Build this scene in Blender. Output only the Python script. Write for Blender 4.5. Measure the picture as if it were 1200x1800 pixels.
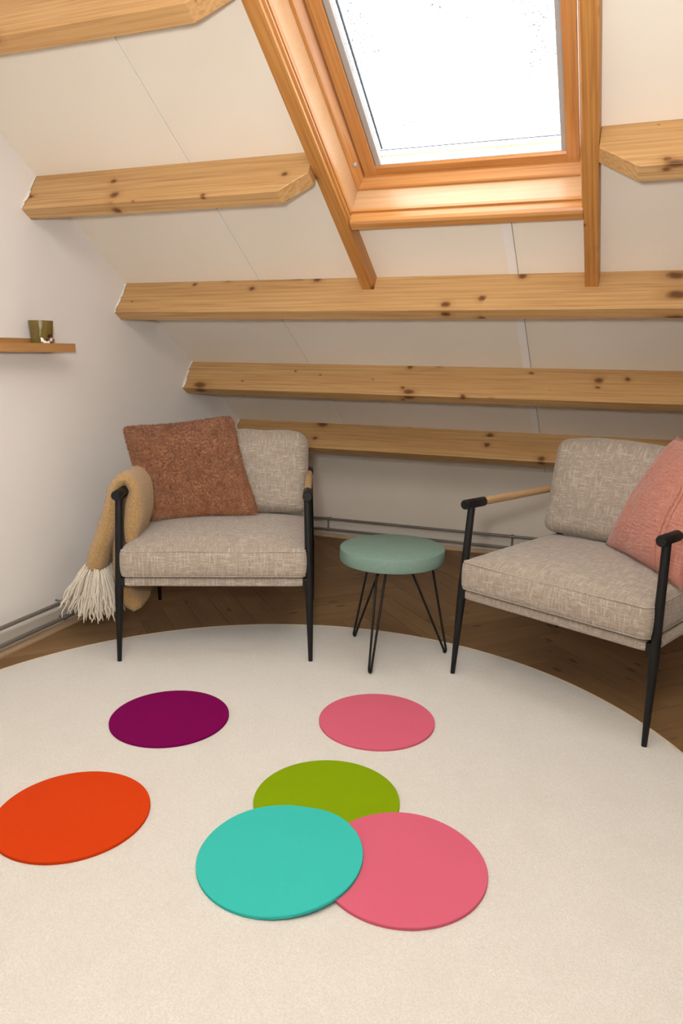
import bpy, bmesh, math, random
from mathutils import Vector, Matrix, noise
random.seed(7)
C = bpy.context.scene.collection
for o in list(bpy.data.objects):
    bpy.data.objects.remove(o)

# ------------------------------------------------------------------ camera
F, YAW, PIT, ROLL = 1325.3168, .369, .21, .0127
CAM = Vector((2.2794, -4.5106, 1.2))
fw = Vector((-math.sin(YAW)*math.cos(PIT), math.cos(YAW)*math.cos(PIT), -math.sin(PIT)))
r_ = Vector((math.cos(YAW), math.sin(YAW), 0)); u_ = r_.cross(fw)
r2 = math.cos(ROLL)*r_+math.sin(ROLL)*u_; u2 = -math.sin(ROLL)*r_+math.cos(ROLL)*u_
cd = bpy.data.cameras.new('camera'); cam = bpy.data.objects.new('camera', cd); C.objects.link(cam)
cd.sensor_fit = 'HORIZONTAL'; cd.sensor_width = 24; cd.lens = F/1200*24; cd.clip_start = .02
m = Matrix((r2, u2, -fw)).transposed().to_4x4(); m.translation = CAM
cam.matrix_world = m
bpy.context.scene.camera = cam

# ------------------------------------------------------------------ world, lights, exposure
w = bpy.data.worlds.new('overcast_sky'); bpy.context.scene.world = w; w.use_nodes = True
bg = w.node_tree.nodes['Background']
bg.inputs[0].default_value = (.93, .97, 1, 1); bg.inputs[1].default_value = 6.5
vs = bpy.context.scene.view_settings
vs.view_transform = 'Standard'; vs.look = 'None'; vs.gamma = 1; vs.use_curve_mapping = False
vs.exposure = 0.0
fl = bpy.data.lights.new('camera_flash', 'SPOT'); fl.spot_size = math.radians(130); fl.spot_blend = 1.0; fl.energy = 160; fl.shadow_soft_size = .06; fl.color = (.99, .99, .98)
flo = bpy.data.objects.new('camera_flash', fl); flo.location = (2.12, -4.42, 1.34); C.objects.link(flo)
flo.rotation_euler = (Vector((1.1, -2.4, 2.25))-Vector(flo.location)).to_track_quat('-Z', 'Y').to_euler()

bo = bpy.data.lights.new('bounced_flash', 'SPOT'); bo.energy = 720; bo.spot_size = math.radians(100); bo.spot_blend = .6; bo.shadow_soft_size = .06; bo.color = (.97, .985, 1)
boo = bpy.data.objects.new('bounced_flash', bo); boo.location = (2.12, -4.45, 1.36); C.objects.link(boo)
boo.rotation_euler = (Vector((2.0, -4.1, 3.1))-Vector(boo.location)).to_track_quat('-Z', 'Y').to_euler()

# ------------------------------------------------------------------ helpers
def lin(h):
    h = h.lstrip('#'); o = []
    for i in (0, 2, 4):
        c = int(h[i:i+2], 16)/255
        o.append(c/12.92 if c <= .04045 else ((c+.055)/1.055)**2.4)
    return (*o, 1)

class NT:
    def __init__(s, name):
        s.m = bpy.data.materials.new(name); s.m.use_nodes = True; s.t = s.m.node_tree; s.n = s.t.nodes
        s.b = s.n['Principled BSDF']; s.out = s.n['Material Output']
    def node(s, typ, **kw):
        n = s.n.new(typ)
        for k, v in kw.items():
            if k.startswith('i_'):
                key = k[2:]; key = int(key) if key.isdigit() else key
                n.inputs[key].default_value = v
            else: setattr(n, k, v)
        return n
    def link(s, a, b): s.t.links.new(a, b)
    def coords(s, scale=(1, 1, 1), rand=0.0):
        tc = s.node('ShaderNodeTexCoord'); v = tc.outputs['Object']
        if rand:
            oi = s.node('ShaderNodeObjectInfo'); mu = s.node('ShaderNodeMath', operation='MULTIPLY'); mu.inputs[1].default_value = rand
            s.link(oi.outputs['Random'], mu.inputs[0])
            ad = s.node('ShaderNodeVectorMath', operation='ADD'); s.link(v, ad.inputs[0]); s.link(mu.outputs[0], ad.inputs[1]); v = ad.outputs[0]
        mp = s.node('ShaderNodeMapping'); mp.inputs['Scale'].default_value = scale; s.link(v, mp.inputs[0])
        return mp.outputs[0]
    def noise(s, co, scale, detail=4, rough=.55, dist=0):
        n = s.node('ShaderNodeTexNoise'); n.inputs['Scale'].default_value = scale; n.inputs['Detail'].default_value = detail
        n.inputs['Roughness'].default_value = rough; n.inputs['Distortion'].default_value = dist
        s.link(co, n.inputs['Vector']); return n.outputs['Fac']
    def ramp(s, fac, stops):
        r = s.node('ShaderNodeValToRGB'); e = r.color_ramp.elements
        while len(e) < len(stops): e.new(.5)
        for el, (p, c) in zip(e, stops): el.position = p; el.color = c if len(c) == 4 else (*c, 1)
        s.link(fac, r.inputs[0]); return r.outputs[0]
    def mix(s, fac, a, b, mode='MIX'):
        n = s.node('ShaderNodeMixRGB', blend_type=mode)
        for i, v in ((0, fac), (1, a), (2, b)):
            if hasattr(v, 'links'): s.link(v, n.inputs[i])
            else: n.inputs[i].default_value = v
        return n.outputs[0]
    def bump(s, h, strength=.2, dist=.01):
        n = s.node('ShaderNodeBump'); n.inputs['Strength'].default_value = strength; n.inputs['Distance'].default_value = dist
        s.link(h, n.inputs['Height']); s.link(n.outputs[0], s.b.inputs['Normal'])
    def col(s, c):
        if hasattr(c, 'links'): s.link(c, s.b.inputs['Base Color'])
        else: s.b.inputs['Base Color'].default_value = c
    def rough(s, v): s.b.inputs['Roughness'].default_value = v
    def spec(s, v): s.b.inputs['Specular IOR Level'].default_value = v

G = lambda v: (v, v, v, 1)
def plain(name, h, rough=.6, metal=0, spec=.5):
    t = NT(name); t.col(lin(h)); t.rough(rough); t.spec(spec); t.b.inputs['Metallic'].default_value = metal; return t.m

def wall_mat(name, h, h2, bump=.08):
    t = NT(name); co = t.coords()
    n1 = t.noise(co, 1.3, 3); t.col(t.mix(t.ramp(n1, [(.35, G(0)), (.7, G(1))]), lin(h), lin(h2)))
    t.rough(.75); t.spec(.25); t.bump(t.noise(co, 90, 5), bump, .003); return t.m

def wood_mat(name, light, mid, dark, axis=0, rough=.5, knots=True, kn='#5a3416', rand=9.0, spec=.35, grain=1.0):
    t = NT(name)
    def sc(l, a): v = [a, a, a]; v[axis] = l; return tuple(v)
    warp = t.noise(t.coords(sc(1.4, 5), rand), 1.0, 3)
    fine = t.noise(t.coords(sc(2.5, 110), rand), 1.0, 5, .6)
    broad = t.noise(t.coords(sc(.8, 9), rand), 1.0, 3, .5, .4)
    wv = t.node('ShaderNodeTexWave', wave_type='BANDS', bands_direction='DIAGONAL')
    t.link(t.coords(sc(.25, 14), rand), wv.inputs['Vector']); wv.inputs['Scale'].default_value = 2.2
    wv.inputs['Distortion'].default_value = 7; wv.inputs['Detail'].default_value = 3; wv.inputs['Detail Scale'].default_value = .8
    c = t.mix(t.ramp(broad, [(.3, G(0)), (.72, G(1))]), lin(light), lin(mid))
    c = t.mix(t.ramp(wv.outputs['Fac'], [(.35, G(0)), (.95, G(.7*grain))]), c, lin(mid))
    c = t.mix(t.ramp(fine, [(.48, G(0)), (.72, G(.6*grain))]), c, lin(dark))
    if knots:
        # knots live on the unrolled surface: length against girth
        sx = t.node('ShaderNodeSeparateXYZ'); t.link(t.coords((1, 1, 1), rand), sx.inputs[0])
        o1, o2 = [k for k in range(3) if k != axis]
        gi = t.node('ShaderNodeMath', operation='ADD'); t.link(sx.outputs[o1], gi.inputs[0]); t.link(sx.outputs[o2], gi.inputs[1])
        cb = t.node('ShaderNodeCombineXYZ'); t.link(sx.outputs[axis], cb.inputs[0]); t.link(gi.outputs[0], cb.inputs[1])
        wob = t.node('ShaderNodeTexNoise'); wob.inputs['Scale'].default_value = 28; wob.inputs['Detail'].default_value = 2; t.link(cb.outputs[0], wob.inputs['Vector'])
        w2 = t.node('ShaderNodeVectorMath', operation='MULTIPLY_ADD'); t.link(wob.outputs['Color'], w2.inputs[0]); w2.inputs[1].default_value = (.018, .012, 0); t.link(cb.outputs[0], w2.inputs[2])
        for scx, scy, big, off, none in ((7.0, 9.5, 1.0, 0, .5), (3.4, 7.0, 1.0, 7.3, .72)):
            mp = t.node('ShaderNodeMapping'); mp.inputs['Scale'].default_value = (scx, scy, 1); mp.inputs['Location'].default_value = (off, off*.7, 0); t.link(w2.outputs[0], mp.inputs[0])
            v = t.node('ShaderNodeTexVoronoi', feature='F1', voronoi_dimensions='2D'); v.inputs['Scale'].default_value = 1; t.link(mp.outputs[0], v.inputs['Vector'])
            sp = t.node('ShaderNodeSeparateXYZ'); t.link(v.outputs['Color'], sp.inputs[0])
            # each cell draws its own knot size, many draw none
            mr = t.node('ShaderNodeMapRange'); mr.inputs[1].default_value = none; mr.inputs[2].default_value = 1; mr.inputs[3].default_value = 0.001; mr.inputs[4].default_value = .17*big; t.link(sp.outputs[0], mr.inputs[0])
            dv = t.node('ShaderNodeMath', operation='DIVIDE'); t.link(v.outputs['Distance'], dv.inputs[0]); t.link(mr.outputs[0], dv.inputs[1])
            rp = t.node('ShaderNodeMath', operation='DIVIDE'); t.link(dv.outputs[0], rp.inputs[0]); rp.inputs[1].default_value = 4
            c = t.mix(t.ramp(rp.outputs[0], [(.18, G(.6)), (.30, G(.25)), (.55, G(0))]), c, lin(dark))
            c = t.mix(t.ramp(rp.outputs[0], [(.10, G(.85)), (.25, G(0))]), c, lin(kn))
    t.col(c); t.rough(rough); t.spec(spec); t.bump(fine, .12, .002); return t.m

M = {}
M['wall'] = wall_mat('white_plaster', '#eae5e0', '#e4dfd9')
M['kneewall'] = wall_mat('knee_wall_plaster', '#e1d6c7', '#d9cebe')
M['panel'] = wall_mat('cream_panel', '#f1e8da', '#ede3d2', .04)
M['groove'] = plain('panel_joint', '#d3c9bb', .8)
M['tape'] = plain('white_joint_tape', '#f1ede9', .7)
M['pine'] = wood_mat('pine_beam', '#cda673', '#bd915c', '#936436', 0)
M['oregon'] = wood_mat('oiled_rafter_pine', '#c48c4c', '#b07436', '#7c4419', 1, .42, True, '#5c2a0e')
M['varnish_s'] = wood_mat('varnished_pine_upright', '#c99054', '#b97d40', '#935826', 1, .28, False, spec=.6)
M['varnish_x'] = wood_mat('varnished_pine_cross', '#c99054', '#b97d40', '#935826', 0, .28, False, spec=.6)
M['ply'] = wood_mat('varnished_plywood', '#c9a27a', '#be946a', '#a57a4c', 0, .3, False, spec=.6, grain=.6)
M['shelfwood'] = wood_mat('shelf_pine', '#b98b58', '#ad7d49', '#865a2c', 1, .5, False)
M['plaster'] = plain('rough_plaster', '#e8e2da', .9)
M['black'] = plain('black_powder_coat', '#0b0b0c', .5, 0, .35)
M['oakarm'] = wood_mat('oak_dowel', '#b99a73', '#ad8b62', '#86643e', 1, .5, False)
M['pipe'] = plain('grey_pipe_paint', '#7d766d', .45, .3)
M['skirting'] = plain('white_skirting', '#cfc7bb', .55)
M['shoe'] = wood_mat('skirting_bead', '#c3a888', '#b69a79', '#8f7350', 1, .6, False)
M['grey_rail'] = plain('grey_blind_rail', '#a8a5a3', .5)
M['white_strip'] = plain('white_glazing_strip', '#e9e8e6', .5)
M['rubber'] = plain('grey_gasket', '#5f666e', .5)

def floor_mat():
    t = NT('oak_herringbone')
    fine = t.noise(t.coords((2.2, 60, 60), 13), 1, 5, .6)
    broad = t.noise(t.coords((1.2, 7, 7), 13), 1, 3, .5, .6)
    oi = t.node('ShaderNodeObjectInfo')
    c = t.mix(t.ramp(broad, [(.3, G(0)), (.75, G(1))]), lin('#93734f'), lin('#7f603f'))
    c = t.mix(t.ramp(oi.outputs['Random'], [(0, G(0)), (1, G(.5))]), c, lin('#6b4d30'))
    c = t.mix(t.ramp(fine, [(.5, G(0)), (.8, G(.5))]), c, lin('#584026'))
    v = t.node('ShaderNodeTexVoronoi', feature='F1'); t.link(t.coords((4, 9, 9), 13), v.inputs['Vector']); v.inputs['Scale'].default_value = 1
    c = t.mix(t.ramp(v.outputs['Distance'], [(.05, G(.75)), (.14, G(0))]), c, lin('#3d2713'))
    t.col(c); t.rough(.5); t.spec(.35); t.bump(fine, .1, .002); return t.m
M['floor'] = floor_mat()
M['subfloor'] = plain('floor_joint', '#4a3521', .8)

def fabric_mat(name, base, light, dark, sc=1.0):
    t = NT(name)
    tc = t.node('ShaderNodeTexCoord'); ab = t.node('ShaderNodeVectorMath', operation='ABSOLUTE'); t.link(tc.outputs['Normal'], ab.inputs[0])
    sn = t.node('ShaderNodeSeparateXYZ'); t.link(ab.outputs[0], sn.inputs[0])
    def thread(v, k):    # yarns thin along one axis, faded out where that axis is the surface normal
        n = t.noise(t.coords(v, 5), 1, 2, .5); m_ = t.ramp(sn.outputs[k], [(.35, G(1)), (.75, G(0))])
        return t.mix(1.0, n, m_, 'MULTIPLY')
    a = thread((26*sc, 26*sc, 430*sc), 2); b = thread((430*sc, 26*sc, 26*sc), 0); d = thread((26*sc, 430*sc, 26*sc), 1)
    w1 = t.noise(t.coords((500, 500, 500), 5), 1, 2)
    s1 = t.ramp(a, [(.52, G(0)), (.72, G(1))]); s2 = t.ramp(b, [(.52, G(0)), (.72, G(1))]); s3 = t.ramp(d, [(.52, G(0)), (.72, G(1))])
    c = t.mix(t.ramp(w1, [(.3, G(0)), (.7, G(1))]), lin(dark), lin(base))
    k = t.mix(1.0, s1, s2, 'LIGHTEN'); k = t.mix(1.0, k, s3, 'LIGHTEN')
    mm = t.node('ShaderNodeMath', operation='MULTIPLY'); mm.inputs[1].default_value = .7; t.link(k, mm.inputs[0])
    c = t.mix(mm.outputs[0], c, lin(light))
    t.col(c); t.rough(.9); t.spec(.15); t.b.inputs['Sheen Weight'].default_value = .25; t.b.inputs['Sheen Roughness'].default_value = .5
    t.bump(t.mix(.5, w1, k), .25, .003); return t.m
M['linen'] = fabric_mat('oatmeal_weave', '#aa9b8a', '#d0c4b6', '#83766a')
M['pink_linen'] = fabric_mat('pink_slub_linen', '#bb7f6e', '#c99686', '#a46857', .7)
def soft_mat(name, base, alt, scale, bump=.5, dist=.004, sheen=.3, big=6, bigk=.35):
    t = NT(name); co = t.coords()
    n1 = t.noise(co, scale, 4, .6); n2 = t.noise(co, big, 4)
    c = t.mix(t.ramp(n1, [(.35, G(0)), (.68, G(1))]), lin(alt), lin(base))
    c = t.mix(t.ramp(n2, [(.4, G(0)), (.75, G(bigk))]), c, lin(alt))
    t.col(c); t.rough(.95); t.spec(.1); t.b.inputs['Sheen Weight'].default_value = sheen; t.bump(n1, bump, dist); return t.m
M['rust'] = soft_mat('rust_teddy', '#d89d70', '#98582f', 110, 1.0, .010, .3, 24, .9)
M['mustard'] = soft_mat('mustard_wool', '#d0b07c', '#a0743a', 260, .8, .007, .4, 150)
M['fringe'] = soft_mat('cream_wool', '#ded4c3', '#c8bca8', 200, .3, .003)
M['rug'] = soft_mat('cream_rug_pile', '#dcd8d1', '#cbc5bb', 300, .5, .005, .3, 9)
M['binding'] = soft_mat('rug_binding', '#d9ccb2', '#bfae8e', 500, .4, .002)
M['sage'] = soft_mat('sage_painted_wood', '#768d82', '#70877c', 60, .02, .001, 0, 5); M['sage'].node_tree.nodes['Principled BSDF'].inputs['Roughness'].default_value = .5
def felt(n, h, h2): return soft_mat(n, h, h2, 600, .25, .002, 0, 5)
M['purple'] = felt('purple_felt', '#78004f', '#6f0048'); M['pink'] = felt('pink_felt', '#cd6277', '#c65b70')
M['orange'] = felt('orange_felt', '#ca400f', '#c3390b'); M['green'] = felt('green_felt', '#7f9b02', '#789302'); M['teal'] = felt('teal_felt', '#3cb8ad', '#37b0a6')
t = NT('olive_glass'); t.col(lin('#9a823c')); t.rough(.08); t.b.inputs['Transmission Weight'].default_value = .6; t.b.inputs['IOR'].default_value = 1.45; M['olive'] = t.m
M['petal'] = plain('white_enamel', '#efe6e2', .35); M['berry'] = plain('dark_red_enamel', '#4a1712', .35)

def glass_mat():
    t = NT('window_glass'); tr = t.node('ShaderNodeBsdfTransparent'); gl = t.node('ShaderNodeBsdfGlossy'); gl.inputs['Roughness'].default_value = .02
    df = t.node('ShaderNodeBsdfDiffuse'); df.inputs[0].default_value = lin('#6d7076')
    m1 = t.node('ShaderNodeMixShader'); m1.inputs[0].default_value = .03; t.link(tr.outputs[0], m1.inputs[1]); t.link(gl.outputs[0], m1.inputs[2])
    # specks of dirt gathered in drifts on the right half of the pane
    big = t.ramp(t.noise(t.coords((3.2, 3.2, 3.2)), 1, 3, .6, .6), [(.46, G(0)), (.60, G(1))])
    sp = t.ramp(t.noise(t.coords((150, 150, 150)), 1, 3, .7), [(.54, G(0)), (.61, G(.95))])
    k = t.mix(1.0, big, sp, 'MULTIPLY')
    m2 = t.node('ShaderNodeMixShader'); t.link(k, m2.inputs[0]); t.link(m1.outputs[0], m2.inputs[1]); t.link(df.outputs[0], m2.inputs[2])
    t.link(m2.outputs[0], t.out.inputs[0]); return t.m
M['glass'] = glass_mat()

def link(o, parent=None, mtx=None):
    C.objects.link(o)
    if parent is not None: o.parent = parent
    elif mtx is not None: o.matrix_world = mtx
    return o
def obj(name, bm, mat, parent=None, mtx=None, smooth=False, auto=None):
    bmesh.ops.recalc_face_normals(bm, faces=bm.faces[:])
    me = bpy.data.meshes.new(name); bm.to_mesh(me); bm.free()
    if mat is not None: me.materials.append(M[mat] if isinstance(mat, str) else mat)
    if smooth:
        for p in me.polygons: p.use_smooth = True
        if auto:
            try: me.set_sharp_from_angle(angle=math.radians(auto))
            except Exception: pass
    return link(bpy.data.objects.new(name, me), parent, mtx)
def tag(o, label, cat=None, group=None, kind=None):
    o['label'] = label
    if cat: o['category'] = cat
    if group: o['group'] = group
    if kind: o['kind'] = kind
    return o
def empty(name, loc=(0, 0, 0), rz=0, mtx=None):
    o = bpy.data.objects.new(name, None); o.empty_display_size = .1; C.objects.link(o)
    if mtx is not None: o.matrix_world = mtx
    else: o.location = loc; o.rotation_euler = (0, 0, rz)
    return o
def box(bm, a, b, bev=0):
    r = bmesh.ops.create_cube(bm, size=1); vs_ = r['verts']
    for v in vs_: v.co = Vector([(a[i]+b[i])/2+v.co[i]*(b[i]-a[i]) for i in range(3)])
    if bev:
        es = list({e for v in vs_ for e in v.link_edges})
        bmesh.ops.bevel(bm, geom=es, offset=bev, segments=2, affect='EDGES', profile=.6)
def newbox(a, b, bev=0):
    bm = bmesh.new(); box(bm, a, b, bev); return bm
def prism(pts, axis, lo, hi, bev=0):
    """polygon in the two other axes, extruded along axis"""
    bm = bmesh.new(); oth = [i for i in range(3) if i != axis]
    def mk(h):
        r = []
        for p in pts:
            c = [0, 0, 0]; c[oth[0]], c[oth[1]] = p; c[axis] = h; r.append(bm.verts.new(c))
        return r
    A, B = mk(lo), mk(hi); n = len(pts)
    bm.faces.new(A); bm.faces.new(B[::-1])
    for i in range(n): bm.faces.new((A[i], B[i], B[(i+1) % n], A[(i+1) % n]))
    if bev: bmesh.ops.bevel(bm, geom=bm.edges[:], offset=bev, segments=1, affect='EDGES')
    return bm
def tube(bm, pts, rad, seg=12, cap=True, closed=False):
    pts = [Vector(p) for p in pts]; n = len(pts)
    rads = rad if isinstance(rad, (list, tuple)) else [rad]*n
    rings = []; prev = None
    for i, p in enumerate(pts):
        a = pts[(i-1) % n] if (closed or i > 0) else p; b = pts[(i+1) % n] if (closed or i < n-1) else p
        d = (b-a).normalized()
        if prev is None:
            up = Vector((0, 0, 1)) if abs(d.z) < .9 else Vector((1, 0, 0))
            x = d.cross(up).normalized()
        else: x = (prev-d*prev.dot(d)).normalized()
        prev = x; y = d.cross(x)
        rings.append([bm.verts.new(p+rads[i]*(x*math.cos(k*2*math.pi/seg)+y*math.sin(k*2*math.pi/seg))) for k in range(seg)])
    for i in range(n if closed else n-1):
        a, b = rings[i], rings[(i+1) % n]
        for k in range(seg): bm.faces.new((a[k], a[(k+1) % seg], b[(k+1) % seg], b[k]))
    if cap and not closed: bm.faces.new(rings[0][::-1]); bm.faces.new(rings[-1])
def newtube(pts, rad, seg=12, closed=False):
    bm = bmesh.new(); tube(bm, pts, rad, seg, True, closed); return bm
def lathe(prof, seg=64, cap=True):
    bm = bmesh.new(); rings = []
    for r, z in prof:
        if r < 1e-6: rings.append([bm.verts.new((0, 0, z))])
        else: rings.append([bm.verts.new((r*math.cos(k*2*math.pi/seg), r*math.sin(k*2*math.pi/seg), z)) for k in range(seg)])
    for a, b in zip(rings, rings[1:]):
        for k in range(seg):
            k2 = (k+1) % seg
            if len(a) == 1: bm.faces.new((a[0], b[k2], b[k]))
            elif len(b) == 1: bm.faces.new((a[k], a[k2], b[0]))
            else: bm.faces.new((a[k], a[k2], b[k2], b[k]))
    return bm
def rbox(hx, hy, hz, r, nx=20, ny=20, nz=6, f=None):
    """rounded box around the origin, each point passed through f"""
    bm = bmesh.new(); seen = {}
    def vert(p):
        k = tuple(round(c, 6) for c in p)
        if k not in seen:
            q = Vector([max(-h+r, min(h-r, c)) for c, h in zip(p, (hx, hy, hz))]); d = Vector(p)-q
            s = q+d.normalized()*r if d.length > 1e-9 else Vector(p)
            seen[k] = bm.verts.new(f(s) if f else s)
        return seen[k]
    def sp(h, n): # denser near the edges
        return [-h*math.cos(math.pi*i/n)*(1-.0)*1.0 if 0 else -h+2*h*(.5-.5*math.cos(math.pi*i/n))*.5+2*h*(i/n)*.5 for i in range(n+1)]
    X, Y, Z = sp(hx, nx), sp(hy, ny), sp(hz, nz)
    def face(g):
        for i in range(len(g)-1):
            for j in range(len(g[0])-1):
                a = [vert(g[i][j]), vert(g[i+1][j]), vert(g[i+1][j+1]), vert(g[i][j+1])]
                if len(set(a)) == 4:
                    try: bm.faces.new(a)
                    except ValueError: pass
    for z in (-hz, hz): face([[(x, y, z) for y in Y] for x in X])
    for y in (-hy, hy): face([[(x, y, z) for z in Z] for x in X])
    for x in (-hx, hx): face([[(x, y, z) for z in Z] for y in Y])
    return bm
def catmull(pts, k=6):
    P = [Vector(p) for p in pts]; P = [P[0]*2-P[1]]+P+[P[-1]*2-P[-2]]; o = []
    for i in range(1, len(P)-2):
        for j in range(k):
            t_ = j/k; a, b, c, d = P[i-1:i+3]
            o.append(.5*((2*b)+(c-a)*t_+(2*a-5*b+4*c-d)*t_*t_+(3*b-a-3*c+d)*t_**3))
    o.append(P[-2]); return o

# ------------------------------------------------------------------ roof frame: local coordinates are (x, upslope s, into-room n)
TH, ZK = .5915, .5207
ct, st = math.cos(TH), math.sin(TH)
RM = Matrix(((1, 0, 0), (0, -ct, -st), (0, st, -ct))).to_4x4(); RM.translation = (0, 0, ZK)
RX = 4.4                      # right wall
YR = -3.95                    # ridge line
SR = -YR/ct; ZR = ZK-YR*math.tan(TH)
YF = 2*YR

# ------------------------------------------------------------------ the setting
gable = [(0.0, 0), (0, ZK), (YR, ZR), (YF, ZK), (YF, 0)]
tag(obj('wall_left', prism(gable, 0, -.12, 0), 'wall'), 'off-white plastered gable wall with the small shelf', 'wall', kind='structure')
tag(obj('wall_right', prism(gable, 0, RX, RX+.12), 'wall'), 'off-white plastered gable wall out of view beyond the pink pillow', 'wall', kind='structure')
tag(obj('wall_back', newbox((0, 0, 0), (RX, .12, ZK)), 'kneewall'), 'low off-white knee wall under the lowest beam', 'wall', kind='structure')
tag(obj('wall_front', newbox((0, YF-.12, 0), (RX, YF, ZK)), 'kneewall'), 'low knee wall behind the photographer', 'wall', kind='structure')

fl_o = tag(obj('floor', newbox((0, YF, -.05), (RX, 0, -.003)), 'subfloor'), 'brown oak herringbone floor around the cream rug', 'floor', kind='structure')
RUGC, RUGR = Vector((1.388, -2.855)), 1.315
# herringbone planks
PW, PL = .12, .60
def plank_mesh():
    g = .0012
    return obj('plank', newbox((-PL/2+g, -PW/2+g, -.012), (PL/2-g, PW/2-g, 0), .0012), 'floor', fl_o)
first = plank_mesh(); used = False
rot = Matrix.Rotation(math.radians(45), 2)
K = int(PL/PW)
for a in range(-60, 60):
    for b in range(-10, 11):
        # basket coordinates: stair of L pairs
        for hv in (0, 1):
            if hv == 0: cx, cy, ang = a*PW+PL/2+b*2*PL*0, a*PW+PW/2, 0
            else: cx, cy, ang = a*PW+PW/2, a*PW+PW+PL/2, math.pi/2
            # herringbone translation lattice: (PW,PW) and (PL,-PL)
            cx += b*PL; cy -= b*PL
            p = rot @ Vector((cx-.31, cy)); x, y = p.x+.15, p.y-1.6
            rr = .29
            if x < -rr+.05 or x > 4.1 or y > rr-.05 or y < -4.6: continue
            d = (Vector((x, y))-RUGC).length
            if d < RUGR-.33: continue
            o = first if not used else first.copy()
            if used: C.objects.link(o); o.parent = fl_o
            used = True
            o.location = (x, y, 0); o.rotation_euler = (0, 0, math.radians(45)+ang+(math.pi if random.random() < .5 else 0))

# ceiling slab with the skylight opening, and its separate panels
WX0, WX1, WS0, WS1 = 1.243, 2.060, 2.128, 3.22
bm = bmesh.new()
box(bm, (-.1, -.15, -.22), (RX+.1, WS0, -.011)); box(bm, (-.1, WS1, -.22), (RX+.1, SR, -.011))
box(bm, (-.1, WS0, -.22), (WX0, WS1, -.011)); box(bm, (WX1, WS0, -.22), (RX+.1, WS1, -.011))
ceil = tag(obj('ceiling', bm, 'groove', None, RM), 'sloping cream panelled ceiling with the skylight in it', 'ceiling', kind='structure')
seams = [0, .70, 1.812, 2.92, 4.03, RX]; g = .0013
def panel(pts): obj('panel', prism(pts, 2, -.012, 0), 'panel', ceil)
for i in range(5):
    x0, x1 = seams[i]+(g if i else -.01), seams[i+1]-(g if i < 4 else -.01); s0, s1 = -.02, SR
    if i == 1: panel([(x0, s0), (x1, s0), (x1, WS0), (WX0, WS0), (WX0, WS1), (x1, WS1), (x1, s1), (x0, s1)])
    elif i == 2: panel([(x0, s0), (x1, s0), (x1, s1), (x0, s1), (x0, WS1), (WX1, WS1), (WX1, WS0), (x0, WS0)])
    else: panel([(x0, s0), (x1, s0), (x1, s1), (x0, s1)])
obj('joint_tape', newbox((1.812-.036, .3, 0), (1.812-.002, WS0, .0006)), 'tape', ceil)
obj('joint_tape', newbox((.70-.005, .3, 0), (.70-.0015, SR, .0005)), 'tape', ceil)
# the opposite slope, behind the photographer, with an unseen skylight added as fill light
RM2 = Matrix(((-1, 0, 0), (0, ct, st), (0, st, -ct))).to_4x4(); RM2.translation = (RX, YF, ZK)
bm = bmesh.new(); VX0, VX1, VS0, VS1 = 1.7, 2.7, 1.9, 3.2
box(bm, (-.1, -.15, -.22), (RX+.1, VS0, 0)); box(bm, (-.1, VS1, -.22), (RX+.1, SR, 0))
box(bm, (-.1, VS0, -.22), (VX0, VS1, 0)); box(bm, (VX1, VS0, -.22), (RX+.1, VS1, 0))
tag(obj('ceiling', bm, 'wall', None, RM2), 'opposite ceiling slope behind the photographer', 'ceiling', kind='structure')
w2 = tag(empty('added_window', mtx=RM2), 'unseen roof window added in the opposite slope to light the room', 'window', kind='structure')
for a, b in (((VX0, VS0, -.16), (VX0+.06, VS1, -.08)), ((VX1-.06, VS0, -.16), (VX1, VS1, -.08)), ((VX0, VS0, -.16), (VX1, VS0+.06, -.08)), ((VX0, VS1-.06, -.16), (VX1, VS1, -.08))):
    obj('frame_rail', newbox(a, b), 'varnish_s', w2)
obj('pane', newbox((VX0+.05, VS0+.05, -.125), (VX1-.05, VS1-.05, -.120)), 'glass', w2)

# skirtings and bead on left wall and knee wall
def skirting(name, a, b, lab):
    tag(obj(name, newbox(a, b, .002), 'skirting'), lab, 'skirting', kind='structure')
skirting('baseboard_left', (0, -3.6, 0), (.014, 0, .085), 'low off-white skirting board along the left wall behind the pipes')
skirting('baseboard_back', (.014, -.014, 0), (RX, 0, .085), 'low off-white skirting board along the knee wall behind the pipes')
tag(obj('trim_1', prism([(.014, 0), (.034, 0), (.034, .008), (.026, .019), (.014, .022)], 1, -3.6, -.014), 'shoe'), 'thin wooden floor bead at the foot of the left wall', 'trim', kind='structure')
tag(obj('trim_2', prism([(-.014, 0), (-.034, 0), (-.034, .008), (-.026, .019), (-.014, .022)], 0, .034, RX), 'shoe'), 'thin wooden floor bead at the foot of the knee wall', 'trim', kind='structure')

# ------------------------------------------------------------------ beams
PS = [.474, 1.1018, 1.7538, 2.3987, 3.0444, 3.690]; HP, WP = .165, .058
def rough_end(parent, s, n1):
    """ragged plaster where the beam enters the wall"""
    bm = bmesh.new(); rnd = random.Random(int(s*100)); prev = None; k = 16
    for i in range(k+1):
        n = n1*i/k; wdt = rnd.uniform(.003, .016)
        a = bm.verts.new((0, s+.0005, n)); b = bm.verts.new((wdt, s+.003, n)); c = bm.verts.new((wdt*.2, s+rnd.uniform(.003, .009), n))
        if prev: bm.faces.new((prev[0], prev[2], c, a)); bm.faces.new((prev[2], prev[1], b, c)); bm.faces.new((prev[1], prev[0], a, b))
        prev = (a, b, c)
    obj('plaster_edge', bm, 'plaster', parent)
def beam(s, prof, lab):
    o = obj('purlin_beam', prism(prof, 1, s-WP, s, .002), 'pine', None, RM)
    tag(o, lab, 'beam', 'roof purlins'); return o
full = [(0, -.002), (RX, -.002), (RX, HP), (0, HP)]
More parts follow.
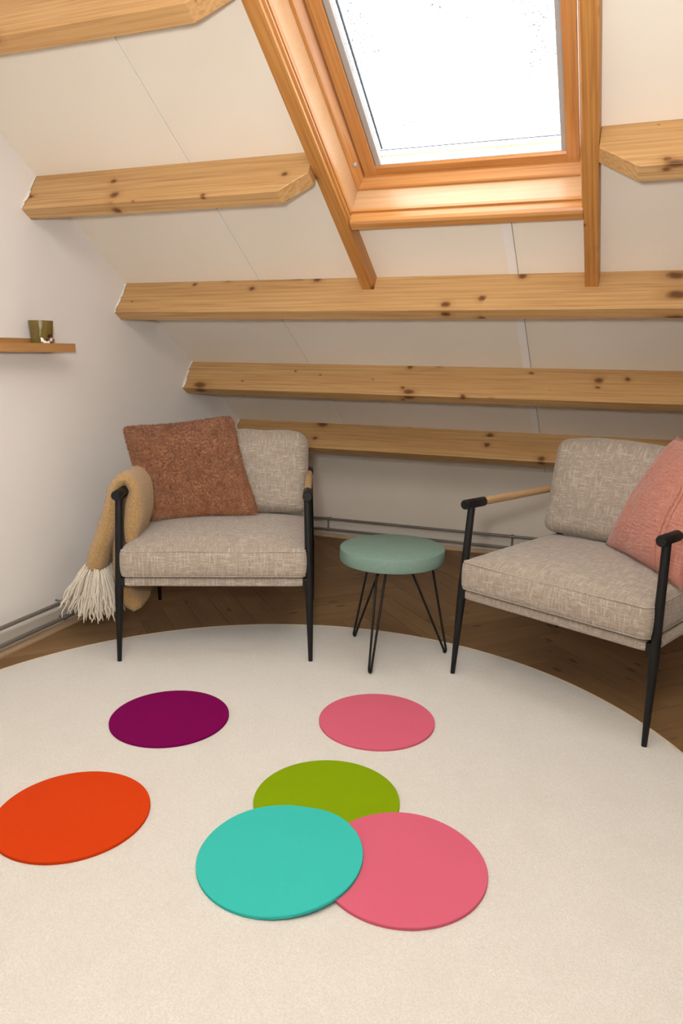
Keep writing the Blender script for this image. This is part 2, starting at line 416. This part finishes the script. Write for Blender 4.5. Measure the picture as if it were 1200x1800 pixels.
labs = ['lowest knotty pine beam, partly hidden behind the two armchairs', 'second lowest long pine beam, just above the armchair backs',
        'long pine beam that carries the feet of both window rafters']
for s, l in zip(PS[:3], labs): rough_end(beam(s, full, l), s, HP)
left = [(0, -.002), (1.189, -.002), (1.189, .092), (1.092, HP), (0, HP)]
right = [(2.111, -.002), (RX, -.002), (RX, HP), (2.226, HP), (2.111, .082)]
rough_end(beam(PS[3], left, 'short pine beam with a bevelled end, left of the skylight at its lower corner'), PS[3], HP)
beam(PS[3], right, 'short pine beam with a bevelled end, right of the skylight')
rough_end(beam(PS[4], left, 'topmost pine beam with a bevelled end, at the upper left corner of the photo'), PS[4], HP)
for x0, x1, n1, lab in ((1.190, 1.241, .062, 'orange pine rafter along the left side of the skylight'), (2.062, 2.110, .068, 'orange pine rafter along the right side of the skylight')):
    bm = newbox((x0, PS[2]-.0, -.002), (x1, PS[5], n1), .003)
    tag(obj('window_rafter', bm, 'oregon', None, RM), lab, 'rafter', 'skylight rafters')
beam(PS[5], full, 'high pine beam above the skylight, out of view')

# ------------------------------------------------------------------ skylight
w1 = tag(empty('window_1', mtx=RM), 'pine roof window with white sky behind its pane', 'window', kind='structure')
def piece(name, a, b, mat, bev=.003): return obj(name, newbox(a, b, bev), mat, w1)
XL, XR = 1.243, 2.060
# trim boards at the room side
obj('bottom_trim', prism([(2.080, -.001), (2.080, .050), (2.086, .056), (2.112, .056), (2.122, .052), (2.127, .042), (2.128, .030), (2.128, -.001)], 0, XL, XR, .001), 'varnish_x', w1)
piece('trim_bead', (XL, 2.1285, .004), (XR, 2.136, .016), 'varnish_x', .002)
bm = newtube([(1.2405, 2.128, .040), (1.2405, WS1, .040)], .0085, 12); obj('side_moulding', bm, 'varnish_s', w1, smooth=True, auto=50)
bm = newtube([(2.0625, 2.128, .040), (2.0625, WS1, .040)], .0085, 12); obj('side_moulding', bm, 'varnish_s', w1, smooth=True, auto=50)
piece('side_moulding', (1.2415, 2.128, .010), (1.2485, WS1, .026), 'varnish_s', .002)
# lining boards
piece('lining_board', (XL, 2.114, -.090), (XR, 2.1285, .012), 'ply', .001)
piece('lining_board', (1.234, 2.1285, -.090), (1.2475, WS1, .016), 'ply', .001)
piece('lining_board', (2.056, 2.1285, -.090), (2.0685, WS1, .016), 'ply', .001)
piece('lining_board', (XL, 3.19, -.090), (XR, 3.22, .012), 'ply', .001)
# outer frame
obj('frame_rail', prism([(2.1, -.19), (2.1, -.088), (2.137, -.088), (2.142, -.092), (2.156, -.120), (2.156, -.19)], 0, XL-.01, XR+.01), 'varnish_x', w1)
piece('frame_rail', (1.23, 3.165, -.19), (2.07, 3.23, -.088), 'varnish_x')
obj('frame_stile', prism([(1.22, -.19), (1.22, -.088), (1.253, -.088), (1.257, -.091), (1.272, -.120), (1.272, -.19)], 1, 2.137, 3.17), 'varnish_s', w1)
obj('frame_stile', prism([(2.08, -.19), (2.08, -.088), (2.050, -.088), (2.046, -.091), (2.036, -.120), (2.036, -.19)], 1, 2.137, 3.17), 'varnish_s', w1)
bm = lathe([(0, .004), (.007, .004), (.009, .002), (.009, 0)], 20)
sc = obj('screw_cap', bm, 'grey_rail', w1, smooth=True); sc.matrix_local = Matrix.Translation((1.265, 2.235, -.104)) @ Matrix.Rotation(math.radians(62), 4, 'Y')
# sash
piece('sash_stile', (1.276, 2.152, -.185), (1.323, 3.17, -.128), 'varnish_s', .002)
piece('sash_stile', (1.990, 2.152, -.185), (2.0325, 3.17, -.128), 'varnish_s', .002)
obj('sash_rail', prism([(2.150, -.185), (2.150, -.130), (2.186, -.130), (2.192, -.137), (2.192, -.185)], 0, 1.323, 1.990), 'varnish_x', w1)
piece('sash_rail', (1.323, 3.12, -.185), (1.990, 3.17, -.130), 'varnish_x', .002)
piece('blind_rail', (1.3235, 2.186, -.160), (1.345, 3.12, -.138), 'grey_rail', .004)
piece('blind_rail', (1.972, 2.186, -.160), (1.9895, 3.12, -.138), 'grey_rail', .004)
piece('gasket', (1.352, 2.24, -.168), (1.359, 3.12, -.161), 'rubber', .001)
piece('glazing_bead', (1.345, 2.230, -.168), (1.972, 2.233, -.165), 'rubber', .0005)
piece('glazing_strip', (1.3235, 2.192, -.172), (1.9895, 2.1950, -.139), 'white_strip', .0005)
piece('pane', (1.320, 2.186, -.175), (1.993, 3.13, -.170), 'glass', 0)

# ------------------------------------------------------------------ heating pipes
def pipes(z, lab):
    rt = tag(empty('heating_pipe', (.045, -.045, z)), lab, 'pipe', 'heating pipes')
    arc = [(.04*(1-math.cos(a)), -.04*(1-math.sin(a)), 0) for a in [i*math.pi/2/6 for i in range(7)]]
    pts = [(0, -3.6, 0), (0, -.5, 0)]+[(p[0], p[1], 0) for p in arc]+[(1, 0, 0), (RX-.05, 0, 0)]
    obj('pipe_run', newtube(pts, .0085, 12), 'pipe', rt, smooth=True, auto=50)
    for x in (.416, 1.607, 2.8):
        bm = newtube([(x-.008, 0, 0), (x+.008, 0, 0)], .012, 12); tube(bm, [(x, 0, 0), (x, .045, 0)], .004, 8); obj('pipe_clip', bm, 'pipe', rt, smooth=True, auto=50)
    for y in (-.9, -2.0, -3.1):
        bm = newtube([(0, y-.008, 0), (0, y+.008, 0)], .012, 12); tube(bm, [(0, y, 0), (-.045, y, 0)], .004, 8); obj('pipe_clip', bm, 'pipe', rt, smooth=True, auto=50)
    return rt
pipes(.127, 'upper of the two thin grey heating pipes along the walls')
lo = pipes(.056, 'lower of the two thin grey heating pipes, just above the floor bead')
for x in (.416, 1.607): obj('pipe_spacer', newtube([(x, 0, .010), (x, 0, .062)], .006, 8), 'pipe', lo, smooth=True, auto=50)

# ------------------------------------------------------------------ shelf and tumbler
sh = tag(empty('wall_shelf', (0, -2.6, 1.183)), 'narrow pine picture ledge on the left wall under the glass tumbler', 'shelf')
obj('base_board', newbox((.012, -.7, 0), (.104, .640, .014), .001), 'shelfwood', sh)
obj('front_lip', newbox((.104, -.7, 0), (.116, .640, .034), .001), 'shelfwood', sh)
obj('back_board', newbox((0, -.7, 0), (.012, .640, .052), .001), 'shelfwood', sh)
tu = tag(empty('glass_tumbler', (.058, -2.085, 1.197)), 'olive green glass tumbler with painted white flowers on the shelf', 'glass')
obj('glass_body', lathe([(0, 0), (.036, 0), (.040, .003), (.0475, .105), (.0465, .1065), (.0450, .105), (.038, .010), (0, .009)], 48), 'olive', tu, smooth=True, auto=40)
vdir = Vector((CAM.x-.058, CAM.y+2.085)); va = math.atan2(vdir.y, vdir.x)
def decal(da, z, r, mat, name, el=1.0, rot_=0):
    R_ = .040+(.0475-.040)*(z-.003)/.102+.0006
    bm = bmesh.new(); c0 = []
    for k in range(14):
        t_ = k*2*math.pi/14; lx, lz = r*math.cos(t_), r*el*math.sin(t_)
        lx, lz = lx*math.cos(rot_)-lz*math.sin(rot_), lx*math.sin(rot_)+lz*math.cos(rot_)
        a = va+da+lx/R_; c0.append(bm.verts.new((R_*math.cos(a), R_*math.sin(a), z+lz)))
    c1 = [bm.verts.new((v.co.x*1.02, v.co.y*1.02, v.co.z)) for v in c0]
    bm.faces.new(c0[::-1]); bm.faces.new(c1)
    for k in range(14): bm.faces.new((c0[k], c0[(k+1) % 14], c1[(k+1) % 14], c1[k]))
    obj(name, bm, mat, tu)
for da, z, r, e, ro in ((.05, .034, .0085, .55, -1.0), (.28, .024, .0085, .7, -.4), (.62, .024, .0065, .8, 0), (.95, .034, .009, .7, .5), (.5, .013, .006, .7, .9)):
    decal(da, z, r, 'petal', 'petal', e, ro)
for da, z, r in ((.68, .046, .008), (.95, .050, .007), (.45, .032, .005), (.8, .018, .007), (.22, .014, .004)):
    decal(da, z, r, 'berry', 'painted_berry')

# ------------------------------------------------------------------ rug and felt mats
RT = .008
bm = lathe([(0, RT), (RUGR-.006, RT), (RUGR-.006, 0), (0, 0)], 180)
rug = tag(empty('round_rug', (RUGC.x, RUGC.y, 0)), 'large round cream rug under the armchairs and coloured mats', 'rug')
obj('pile_field', bm, 'rug', rug)
obj('edge_binding', newtube([((RUGR-.005)*math.cos(a), (RUGR-.005)*math.sin(a), .005) for a in [i*2*math.pi/200 for i in range(200)]], .0055, 8, True), 'binding', rug, smooth=True)
mats = [('purple', (.933, -2.575), .193, 'dark purple round felt mat', []), ('pink', (1.571, -2.333), .190, 'pink round felt mat lying alone near the side table', []),
        ('orange', (1.001, -3.121), .197, 'bright orange round felt mat at the left edge', []), ('green', (1.590, -2.812), .197, 'lime green round felt mat tucked under two others', []),
        ('pink', (1.860, -2.994), .197, 'pink round felt mat overlapping the green one', [3]), ('teal', (1.579, -3.077), .198, 'turquoise round felt mat on top of the overlapping three', [3, 4])]
MT = .0085; hts = {}
def lift(i, x, y):
    h = RT
    for j in mats[i][4]:
        cx, cy = mats[j][1]; d = math.hypot(x-cx, y-cy)-mats[j][2]
        k = max(0, min(1, 1-d/.24)); k = k*k*(3-2*k)
        h = max(h, RT+(lift(j, *(lambda vx, vy: (vx, vy))(x, y))-RT+MT+.0006)*k)
    return h
for i, (mt, c, r, lab, un) in enumerate(mats):
    bm = bmesh.new(); seg, nr = 96, 16; tops = []; bots = []
    prof = [r*k/nr for k in range(nr)]+[r-.0015, r]
    def ring(rad, dz):
        if rad == 0: return [bm.verts.new((0, 0, lift(i, *c)+dz))]
        return [bm.verts.new((rad*math.cos(a), rad*math.sin(a), lift(i, c[0]+rad*math.cos(a), c[1]+rad*math.sin(a))+dz)) for a in [k*2*math.pi/seg for k in range(seg)]]
    rings = [ring(q, MT if q < r else MT-.0015) for q in prof]+[ring(r, .0003)]+[ring(q, .0003) for q in prof[-3::-1]]
    for A, B in zip(rings, rings[1:]):
        for k in range(seg):
            k2 = (k+1) % seg
            if len(A) == 1: bm.faces.new((A[0], B[k], B[k2]))
            elif len(B) == 1: bm.faces.new((A[k], B[0], A[k2]))
            else: bm.faces.new((A[k], B[k], B[k2], A[k2]))
    o = obj('felt_mat', bm, mt, smooth=True, auto=40); o.location = (c[0], c[1], 0); tag(o, lab, 'mat', 'round felt mats on the rug')

# ------------------------------------------------------------------ armchairs
def build_chair(loc, rz, lab, seed, back_h=.200):
    rt = tag(empty('armchair', loc, rz), lab, 'armchair', 'matching armchairs'); rnd = random.Random(seed)
    z0 = RT
    for sx in (-1, 1):
        # legs: tapered below the seat, straight tube above
        pts = [(sx*.372, 0, z0), (sx*.3655, .0235, .30), (sx*.3645, .0255, .345), (sx*.357, .05, .655)]
        obj('leg', newtube(pts, [.0085, .0165, .0150, .0135], 16), 'black', rt, smooth=True, auto=50)
        zr = 0 if True else z0
        pts = [(sx*.372, .764, zr), (sx*.3655, .725, .30), (sx*.3645, .720, .345), (sx*.357, .690, .650)]
        obj('leg', newtube(pts, [.0085, .0165, .0150, .0135], 16), 'black', rt, smooth=True, auto=50)
        obj('armrest', newtube([(sx*.357, .12, .661), (sx*.357, .63, .653)], .0150, 16), 'oakarm', rt, smooth=True, auto=50)
        for y0, y1, za, zb in ((.004, .125, .6625, .661), (.625, .735, .653, .6515)):
            bm = newtube([(sx*.357, y0, za), (sx*.357, y0+.003, za), (sx*.357, y1-.003, zb), (sx*.357, y1, zb)], [.0155, .0178, .0178, .0155], 20)
            obj('arm_cap', bm, 'black', rt, smooth=True, auto=40)
        obj('seat_bracket', newbox((sx*.352-.014, .012, .306), (sx*.352+.014, .044, .340), .005), 'black', rt)
        obj('side_bar', newtube([(sx*.352, .03, .322), (sx*.352, .72, .322)], .010, 12), 'black', rt, smooth=True, auto=50)
        obj('side_sling', newtube([(sx*.350, .075, .322), (sx*.350, .68, .322)], .017, 14), 'linen', rt, smooth=True, auto=50)
    obj('seat_base', rbox(.343, .335, .019, .010, 16, 16, 4, lambda p: p+Vector((0, .343, .326))), 'linen', rt, smooth=True, auto=60)
    obj('back_bar', newtube([(-.36, .712, .40), (.36, .712, .40)], .010, 12), 'black', rt, smooth=True)
    obj('back_bar', newtube([(-.36, .672, .60), (.36, .672, .60)], .010, 12), 'black', rt, smooth=True)
    # seat cushion
    hx, hy, hz = .352, .325, .056
    def fs(p):
        x, y, z = p; k = max(0, 1-(x/hx)**4)*max(0, 1-(y/hy)**4)
        if z > 0: z += .034*k*(z/hz)+.003*noise.noise(Vector((x*6+seed, y*6, 0)))
        if y < -hy*.5: y -= .008*max(0, 1-(x/hx)**2)*(1-(p.z/hz)**2)
        x *= 1+.012*(1-(p.z/hz)**2)
        return Vector((x, y+.318, z+.402))
    sc_ = obj('seat_cushion', rbox(hx, hy, hz, .020, 36, 36, 10, fs), 'linen', rt, smooth=True)
    for zz, k_ in ((.4505, 1), (.353, 1)):
        loop = []; ix, iy, rr = hx-.002, hy-.002, .024
        for cx_, cy_, a0 in ((ix-rr, iy-rr, 0), (-ix+rr, iy-rr, 90), (-ix+rr, -iy+rr, 180), (ix-rr, -iy+rr, 270)):
            for j in range(7):
                a = math.radians(a0+j*15); loop.append((cx_+rr*math.cos(a), cy_+.318+rr*math.sin(a), zz))
        dense = []
        for i in range(len(loop)):
            a, b = Vector(loop[i]), Vector(loop[(i+1) % len(loop)]); n = max(1, int((b-a).length/.05))
            dense += [a.lerp(b, j/n) for j in range(n)]
        if zz > .4: dense = [v+Vector((0, 0, .004*noise.noise(Vector((v.x*5+seed, v.y*5, 0))))) for v in dense]
        obj('piping', newtube(dense, .0030, 6, True), 'linen', sc_, smooth=True)
    # back cushion, reclined
    bx, by, bz = .352, .066, back_h
    rc = Matrix.Rotation(math.radians(-13), 3, 'X')
    def fb(p):
        x, y, z = p; k = max(0, 1-(x/bx)**4)*max(0, 1-(z/bz)**4)
        y += (.026 if y > 0 else -.026)*k
        y += .004*noise.noise(Vector((x*7+seed*3, z*7, y)))
        if z > 0: z += (.012*math.sin(x*8+seed)-.010*max(0, 1-(x/.25)**2)+.006*noise.noise(Vector((x*9, seed, 0))))*(z/bz)**2
        z -= .012*(abs(x)/bx)**6*(1 if z > 0 else 0)
        q = rc @ Vector((x, y, z)); return q+Vector((0, .628, .472+back_h))
    obj('back_cushion', rbox(bx, by, bz, .045, 36, 14, 26, fb), 'linen', rt, smooth=True)
    return rt
Lo, La = (.8285, -2.1065, 0), math.radians(22.98)
Ro, Ra = (2.053, -2.010, 0), math.radians(-24.34)
chL = build_chair(Lo, La, 'oatmeal armchair with black legs holding the rust fluffy pillow, by the left wall', 1, .187)
chR = build_chair(Ro, Ra, 'oatmeal armchair with black legs holding the pink fringed pillow, at the right', 2)

# ------------------------------------------------------------------ side table
TC = Vector((1.437, -1.777))
tb = tag(empty('side_table', (TC.x, TC.y, 0)), 'small round sage green side table on black hairpin legs between the armchairs', 'table')
obj('table_top', lathe([(0, .458), (.196, .458), (.203, .455), (.2055, .449), (.2055, .412), (.203, .405), (.198, .402), (0, .402)], 96), 'sage', tb, smooth=True, auto=35)
HP_ = [((1.243, -1.657), (1.394, -1.738), (1.337, -1.745)), ((1.427, -1.986), (1.436, -1.835), (1.400, -1.842)), ((1.641, -1.682), (1.571, -1.690), (1.485, -1.738))]
for (fx, fy), ta, tb_ in HP_:
    f = Vector((fx, fy))-TC; d = f.normalized()
    a = Vector((*(Vector(ta)-TC), .402)); b = Vector((*(Vector(tb_)-TC), .402)); ft = Vector((*f, RT+.005))
    tv = (a-b); tv.z = 0; tv = tv.normalized()*.0045; top = (a+b)/2
    pts = [a, ft+tv+Vector((0, 0, .012)), ft+tv*.7+Vector((0, 0, .003)), ft, ft-tv*.7+Vector((0, 0, .003)), ft-tv+Vector((0, 0, .012)), b]
    lg = obj('hairpin_leg', newtube(pts, .0047, 10), 'black', tb, smooth=True, auto=60)
    bm = newbox((-.015, -.06, -.003), (.015, .06, 0), .001); pl = obj('leg_plate', bm, 'black', lg)
    pl.matrix_local = Matrix.Translation(top) @ Matrix.Rotation(math.atan2(tv.y, tv.x)-math.pi/2, 4, 'Z')

# ------------------------------------------------------------------ pillows
def pillow_fn(P, H, conc, wob=0, seed=0, extra=None, rnd_c=.05):
    BL, BR, TL, TR = [Vector(p) for p in P]
    nrm = ((BR-BL)+(TR-TL)).cross((TL-BL)+(TR-BR)).normalized()
    def fn(u, v, side):
        cr = 1-rnd_c*(abs(u)*abs(v))**6
        uu = u*(1-conc*(1-v*v))*cr; vv = v*(1-conc*(1-u*u))*cr; a, b = (uu+1)/2, (vv+1)/2
        p = BL*(1-a)*(1-b)+BR*a*(1-b)+TL*(1-a)*b+TR*a*b
        k = max(0, (1-u**2))*max(0, (1-v**2)); h = H*k**.42
        if wob: h += wob*k**.3*noise.noise(Vector((u*2.4+seed, v*2.4, side)))
        if extra: h += extra(u, v, side)
        return p+nrm*side*h
    return fn, nrm
def pillow_mesh(fn, n=64):
    bm = bmesh.new(); V = {}
    def g_(i, j, s):
        k = (i, j, 0 if i in (0, n) or j in (0, n) else s)
        if k not in V:
            u, v = -math.cos(math.pi*i/n)*.35+(-1+2*i/n)*.65, -math.cos(math.pi*j/n)*.35+(-1+2*j/n)*.65
            V[k] = bm.verts.new(fn(u, v, s))
        return V[k]
    for s in (1, -1):
        for i in range(n):
            for j in range(n):
                q = [g_(i, j, s), g_(i+1, j, s), g_(i+1, j+1, s), g_(i, j+1, s)]
                bm.faces.new(q if s > 0 else q[::-1])
    return bm
# rust teddy pillow on the left chair (chair coordinates, front of chair is -y)
P1 = [(-.357, .392, .476), (.143, .470, .496), (-.450, .500, .872), (.024, .535, .925)]
fn, nr_ = pillow_fn(P1, .072, .075, .016, 3, lambda u, v, s: (.008*noise.noise(Vector((u*9, v*15, s)))+.006*noise.noise(Vector((u*19, v*27, s))))*((1-u**4)*(1-v**4)+.15)+.004*noise.noise(Vector((u*40, v*48, s))))
def to_world(loc, rz): return Matrix.Translation(loc) @ Matrix.Rotation(rz, 4, 'Z')
c1 = Vector((-.15, .47, .478))
def shifted(f, c): return lambda u, v, s: f(u, v, s)-c
pw = empty('fluffy_pillow'); pw.matrix_world = to_world(Lo, La) @ Matrix.Translation(c1)
tag(pw, 'rust orange fluffy square pillow on the left armchair', 'pillow')
obj('cover', pillow_mesh(shifted(fn, c1), 120), 'rust', pw, smooth=True)
vs_, fs_ = [], []
rnd = random.Random(5); sf = shifted(fn, c1)
for k in range(52000):
    if k < 46000: u, v, s = rnd.uniform(-.985, .985), rnd.uniform(-.985, .985), (1 if rnd.random() < .75 else -1)
    else:
        e = rnd.randrange(4); q = rnd.uniform(-1, 1); u, v = ((q, 1), (q, -1), (1, q), (-1, q))[e]; u *= .995; v *= .995; s = rnd.choice((1, -1))
    p = sf(u, v, s); du = (sf(u+.004, v, s)-p); dv = (sf(u, v+.004, s)-p)
    nn = du.cross(dv)*s
    if nn.length < 1e-12: continue
    nn.normalize(); tdir = (du.normalized()*rnd.uniform(-1, 1)+dv.normalized()*rnd.uniform(-1, .5))
    cl = noise.noise(Vector((u*22, v*30, s*3))); tdir += du.normalized()*cl*1.5-dv.normalized()*.5
    L_ = rnd.uniform(.008, .017); tip = p+nn*L_*.75+tdir*L_*.6; sd = nn.cross(tdir).normalized()*.0013; i0 = len(vs_)
    vs_ += [p-sd, p+sd, tip]; fs_.append((i0, i0+1, i0+2))
me = bpy.data.meshes.new('pile'); me.from_pydata(vs_, [], fs_); me.materials.append(M['rust'])
po = link(bpy.data.objects.new('pile', me), pw); po['kind'] = 'stuff'

# pink linen pillow on the right chair
P2 = [(-.045, .490, .492), (.350, .200, .482), (.150, .545, .910), (.410, .345, .915)]
def pleat(u, v, s):
    if s < 0: return 0
    h = 0
    return h+.0042*noise.noise(Vector((u*9, v*34, 5)))*(1-u**6)*(1-v**6)
fn2, n2_ = pillow_fn(P2, .080, .045, .010, 8, pleat, .02)
c2 = Vector((.15, .35, .485)); sf2 = shifted(fn2, c2)
pk = empty('linen_pillow'); pk.matrix_world = to_world(Ro, Ra) @ Matrix.Translation(c2)
tag(pk, 'pink linen pillow with frayed edges and pleats on the right armchair', 'pillow')
obj('cover', pillow_mesh(sf2, 180), 'pink_linen', pk, smooth=True)
bm = bmesh.new(); rnd = random.Random(9)
for k in range(900):
    e = rnd.randrange(4); q = rnd.uniform(-1, 1); u, v = ((q, .995), (q, -.995), (.995, q), (-.995, q))[e]
    p = sf2(u, v, 1); cen = sf2(u*.9, v*.9, 1); d = (p-cen).normalized(); corner = (abs(q) > .88)
    L_ = rnd.uniform(.008, .018)*(1.6 if corner else 1); off = Vector((rnd.uniform(-1, 1), rnd.uniform(-1, 1), rnd.uniform(-1, 1)))
    tube(bm, [p-d*.003, p+d*L_*.5+off*.0015, p+d*L_+off*.004], [.0011, .0010, .0005], 4, False)
fo = obj('frayed_edge', bm, 'pink_linen', pk); fo['kind'] = 'stuff'
bm = bmesh.new()
for col_ in range(4):
    for j in range(28):
        u, v = .76+.05*col_, -.85+1.7*j/27; p = sf2(u, v, 1); t_ = (sf2(u+.012, v, 1)-p)
        tube(bm, [p+t_*.0, p+t_], .0011, 5)
for c in (.57, .66):
    pts = []
    for j in range(41):
        v = -.95+1.9*j/40; uu_ = c+.03*math.sin(v*2)
        pts.append(sf2(uu_, v, 1)+n2_*.0015)
    obj('pleat', newtube(pts, .0042, 8), 'pink_linen', pk, smooth=True)
M['stitch'] = plain('dark_pink_thread', '#a2503f', .9)
so = obj('drawn_stitches', bm, 'stitch', pk); so['kind'] = 'stuff'

# ------------------------------------------------------------------ throw over the left arm of the left chair
c3 = Vector((-.40, .24, .16))
th = empty('throw_blanket'); th.matrix_world = to_world(Lo, La) @ Matrix.Translation(c3)
tag(th, 'mustard wool throw with cream fringe draped over the armchair arm beside the wall', 'blanket')
def sheet(line, thick, y0, y1, seed, tilt=0, name='fold'):
    P = catmull([(x, 0, z) for x, z in line], 5); T = catmull([(t_, 0, 0) for t_ in thick], 5); n = len(P)
    bm = bmesh.new(); rings = []; ny = 18
    for j in range(ny+1):
        f = j/ny; e = min(1, math.sqrt(max(0, 1-(2*f-1)**6)))*.85+.15; y = y0+(y1-y0)*f; ring = []
        Lp, Rp = [], []
        for i, p in enumerate(P):
            a, b = P[max(0, i-1)], P[min(n-1, i+1)]; d = (b-a).normalized(); nn = Vector((-d.z, 0, d.x)); h = T[i].x*e
            wv = .006*noise.noise(Vector((p.x*9+seed, y*9, p.z*9))); yy = y+.012*noise.noise(Vector((p.z*7, seed+f*2, p.x*7)))
            base = p+Vector((tilt*(f-.5)*(i/n), yy, 0))-c3
            Lp.append(base+nn*(h+wv)); Rp.append(base-nn*(h-wv))
        d0 = (P[0]-P[1]).normalized(); d1 = (P[-1]-P[-2]).normalized()
        s0 = Vector((0, y, 0))+P[0]+d0*T[0].x*.6*e-c3; s1 = Vector((tilt*(f-.5), y, 0))+P[-1]+d1*T[-1].x*.5*e-c3
        rings.append([bm.verts.new(q) for q in Lp+[s1]+Rp[::-1]+[s0]])
    m_ = len(rings[0])
    for A, B in zip(rings, rings[1:]):
        for k in range(m_): bm.faces.new((A[k], A[(k+1) % m_], B[(k+1) % m_], B[k]))
    for R_ in (rings[0], rings[-1]):
        c = sum((v.co for v in R_), Vector())/m_
        for k in range(n):   # ladder cap between the two sides
            pass
        lo_, hi_ = R_[:n], R_[n+1:2*n+1][::-1]
        for k in range(n-1): bm.faces.new((lo_[k], lo_[k+1], hi_[k+1], hi_[k]))
        bm.faces.new((lo_[n-1], R_[n], hi_[n-1])); bm.faces.new((lo_[0], hi_[0], R_[-1]))
    return obj(name, bm, 'mustard', th, smooth=True, auto=70)
sheet([(-.340, .455), (-.330, .53), (-.321, .60), (-.316, .665), (-.350, .706), (-.388, .672), (-.408, .60), (-.434, .52), (-.468, .42), (-.490, .345)],
      [.022, .036, .036, .026, .026, .026, .032, .036, .037, .038], .105, .36, 2)
sheet([(-.383, .62), (-.398, .50), (-.403, .36), (-.398, .27), (-.372, .205), (-.335, .175)], [.012, .018, .024, .030, .036, .036], .15, .37, 11)
# seam cord of speckled weave edge is left to the material; the fringe is loose yarn
bm = bmesh.new(); rnd = random.Random(21)
for k in range(760):
    a, f = rnd.random(), rnd.random()
    x0 = -.526+.076*a; z0 = .350-.020*a+rnd.uniform(-.006, .01); y0 = .115+.235*f
    spread = (a-.5)
    x1 = x0-.028+spread*.13+rnd.uniform(-.012, .012); ln = rnd.uniform(.15, .215)-.035*abs(a-.6); z1 = z0-ln; y1 = y0+(f-.5)*.06+rnd.uniform(-.01, .01)
    pts = []; ph, am, fq = rnd.uniform(0, 6.3), rnd.uniform(.003, .009), rnd.uniform(3, 8)
    for j in range(9):
        t_ = j/8; e_ = t_**.8
        pts.append((x0+(x1-x0)*e_+am*t_*math.sin(ph+fq*t_*3)-c3.x, y0+(y1-y0)*e_+am*t_*math.cos(ph*1.7+fq*t_*3)-c3.y, z0+(z1-z0)*t_-c3.z))
    tube(bm, pts, [.0036]*6+[.0034, .003, .0014], 5, False)
fr = obj('fringe', bm, 'fringe', th, smooth=True); fr['kind'] = 'stuff'; fr['label'] = 'cream wool fringe'

# short wool nap on the throw
vs_, fs_ = [], []; rnd = random.Random(31)
for o in [c for c in th.children if c.name.startswith('fold')]:
    me = o.data; me.calc_loop_triangles(); tot = sum(t_.area for t_ in me.loop_triangles)
    for t_ in me.loop_triangles:
        cnt = t_.area/tot*13000; cnt = int(cnt)+(1 if rnd.random() < cnt-int(cnt) else 0)
        A, B, D = [me.vertices[i].co for i in t_.vertices]; nn = Vector(t_.normal)
        for _ in range(cnt):
            a, b = rnd.random(), rnd.random()
            if a+b > 1: a, b = 1-a, 1-b
            p = A+(B-A)*a+(D-A)*b; tdir = Vector((rnd.uniform(-1, 1), rnd.uniform(-1, 1), rnd.uniform(-1, .4))); L_ = rnd.uniform(.003, .006)
            sd = nn.cross(tdir).normalized()*.0006; tip = p+nn*L_*.6+tdir*L_*.6; i0 = len(vs_); vs_ += [p-sd, p+sd, tip]; fs_.append((i0, i0+1, i0+2))
me = bpy.data.meshes.new('nap'); me.from_pydata(vs_, [], fs_); me.materials.append(M['mustard'])
no = link(bpy.data.objects.new('nap', me), th); no['kind'] = 'stuff'
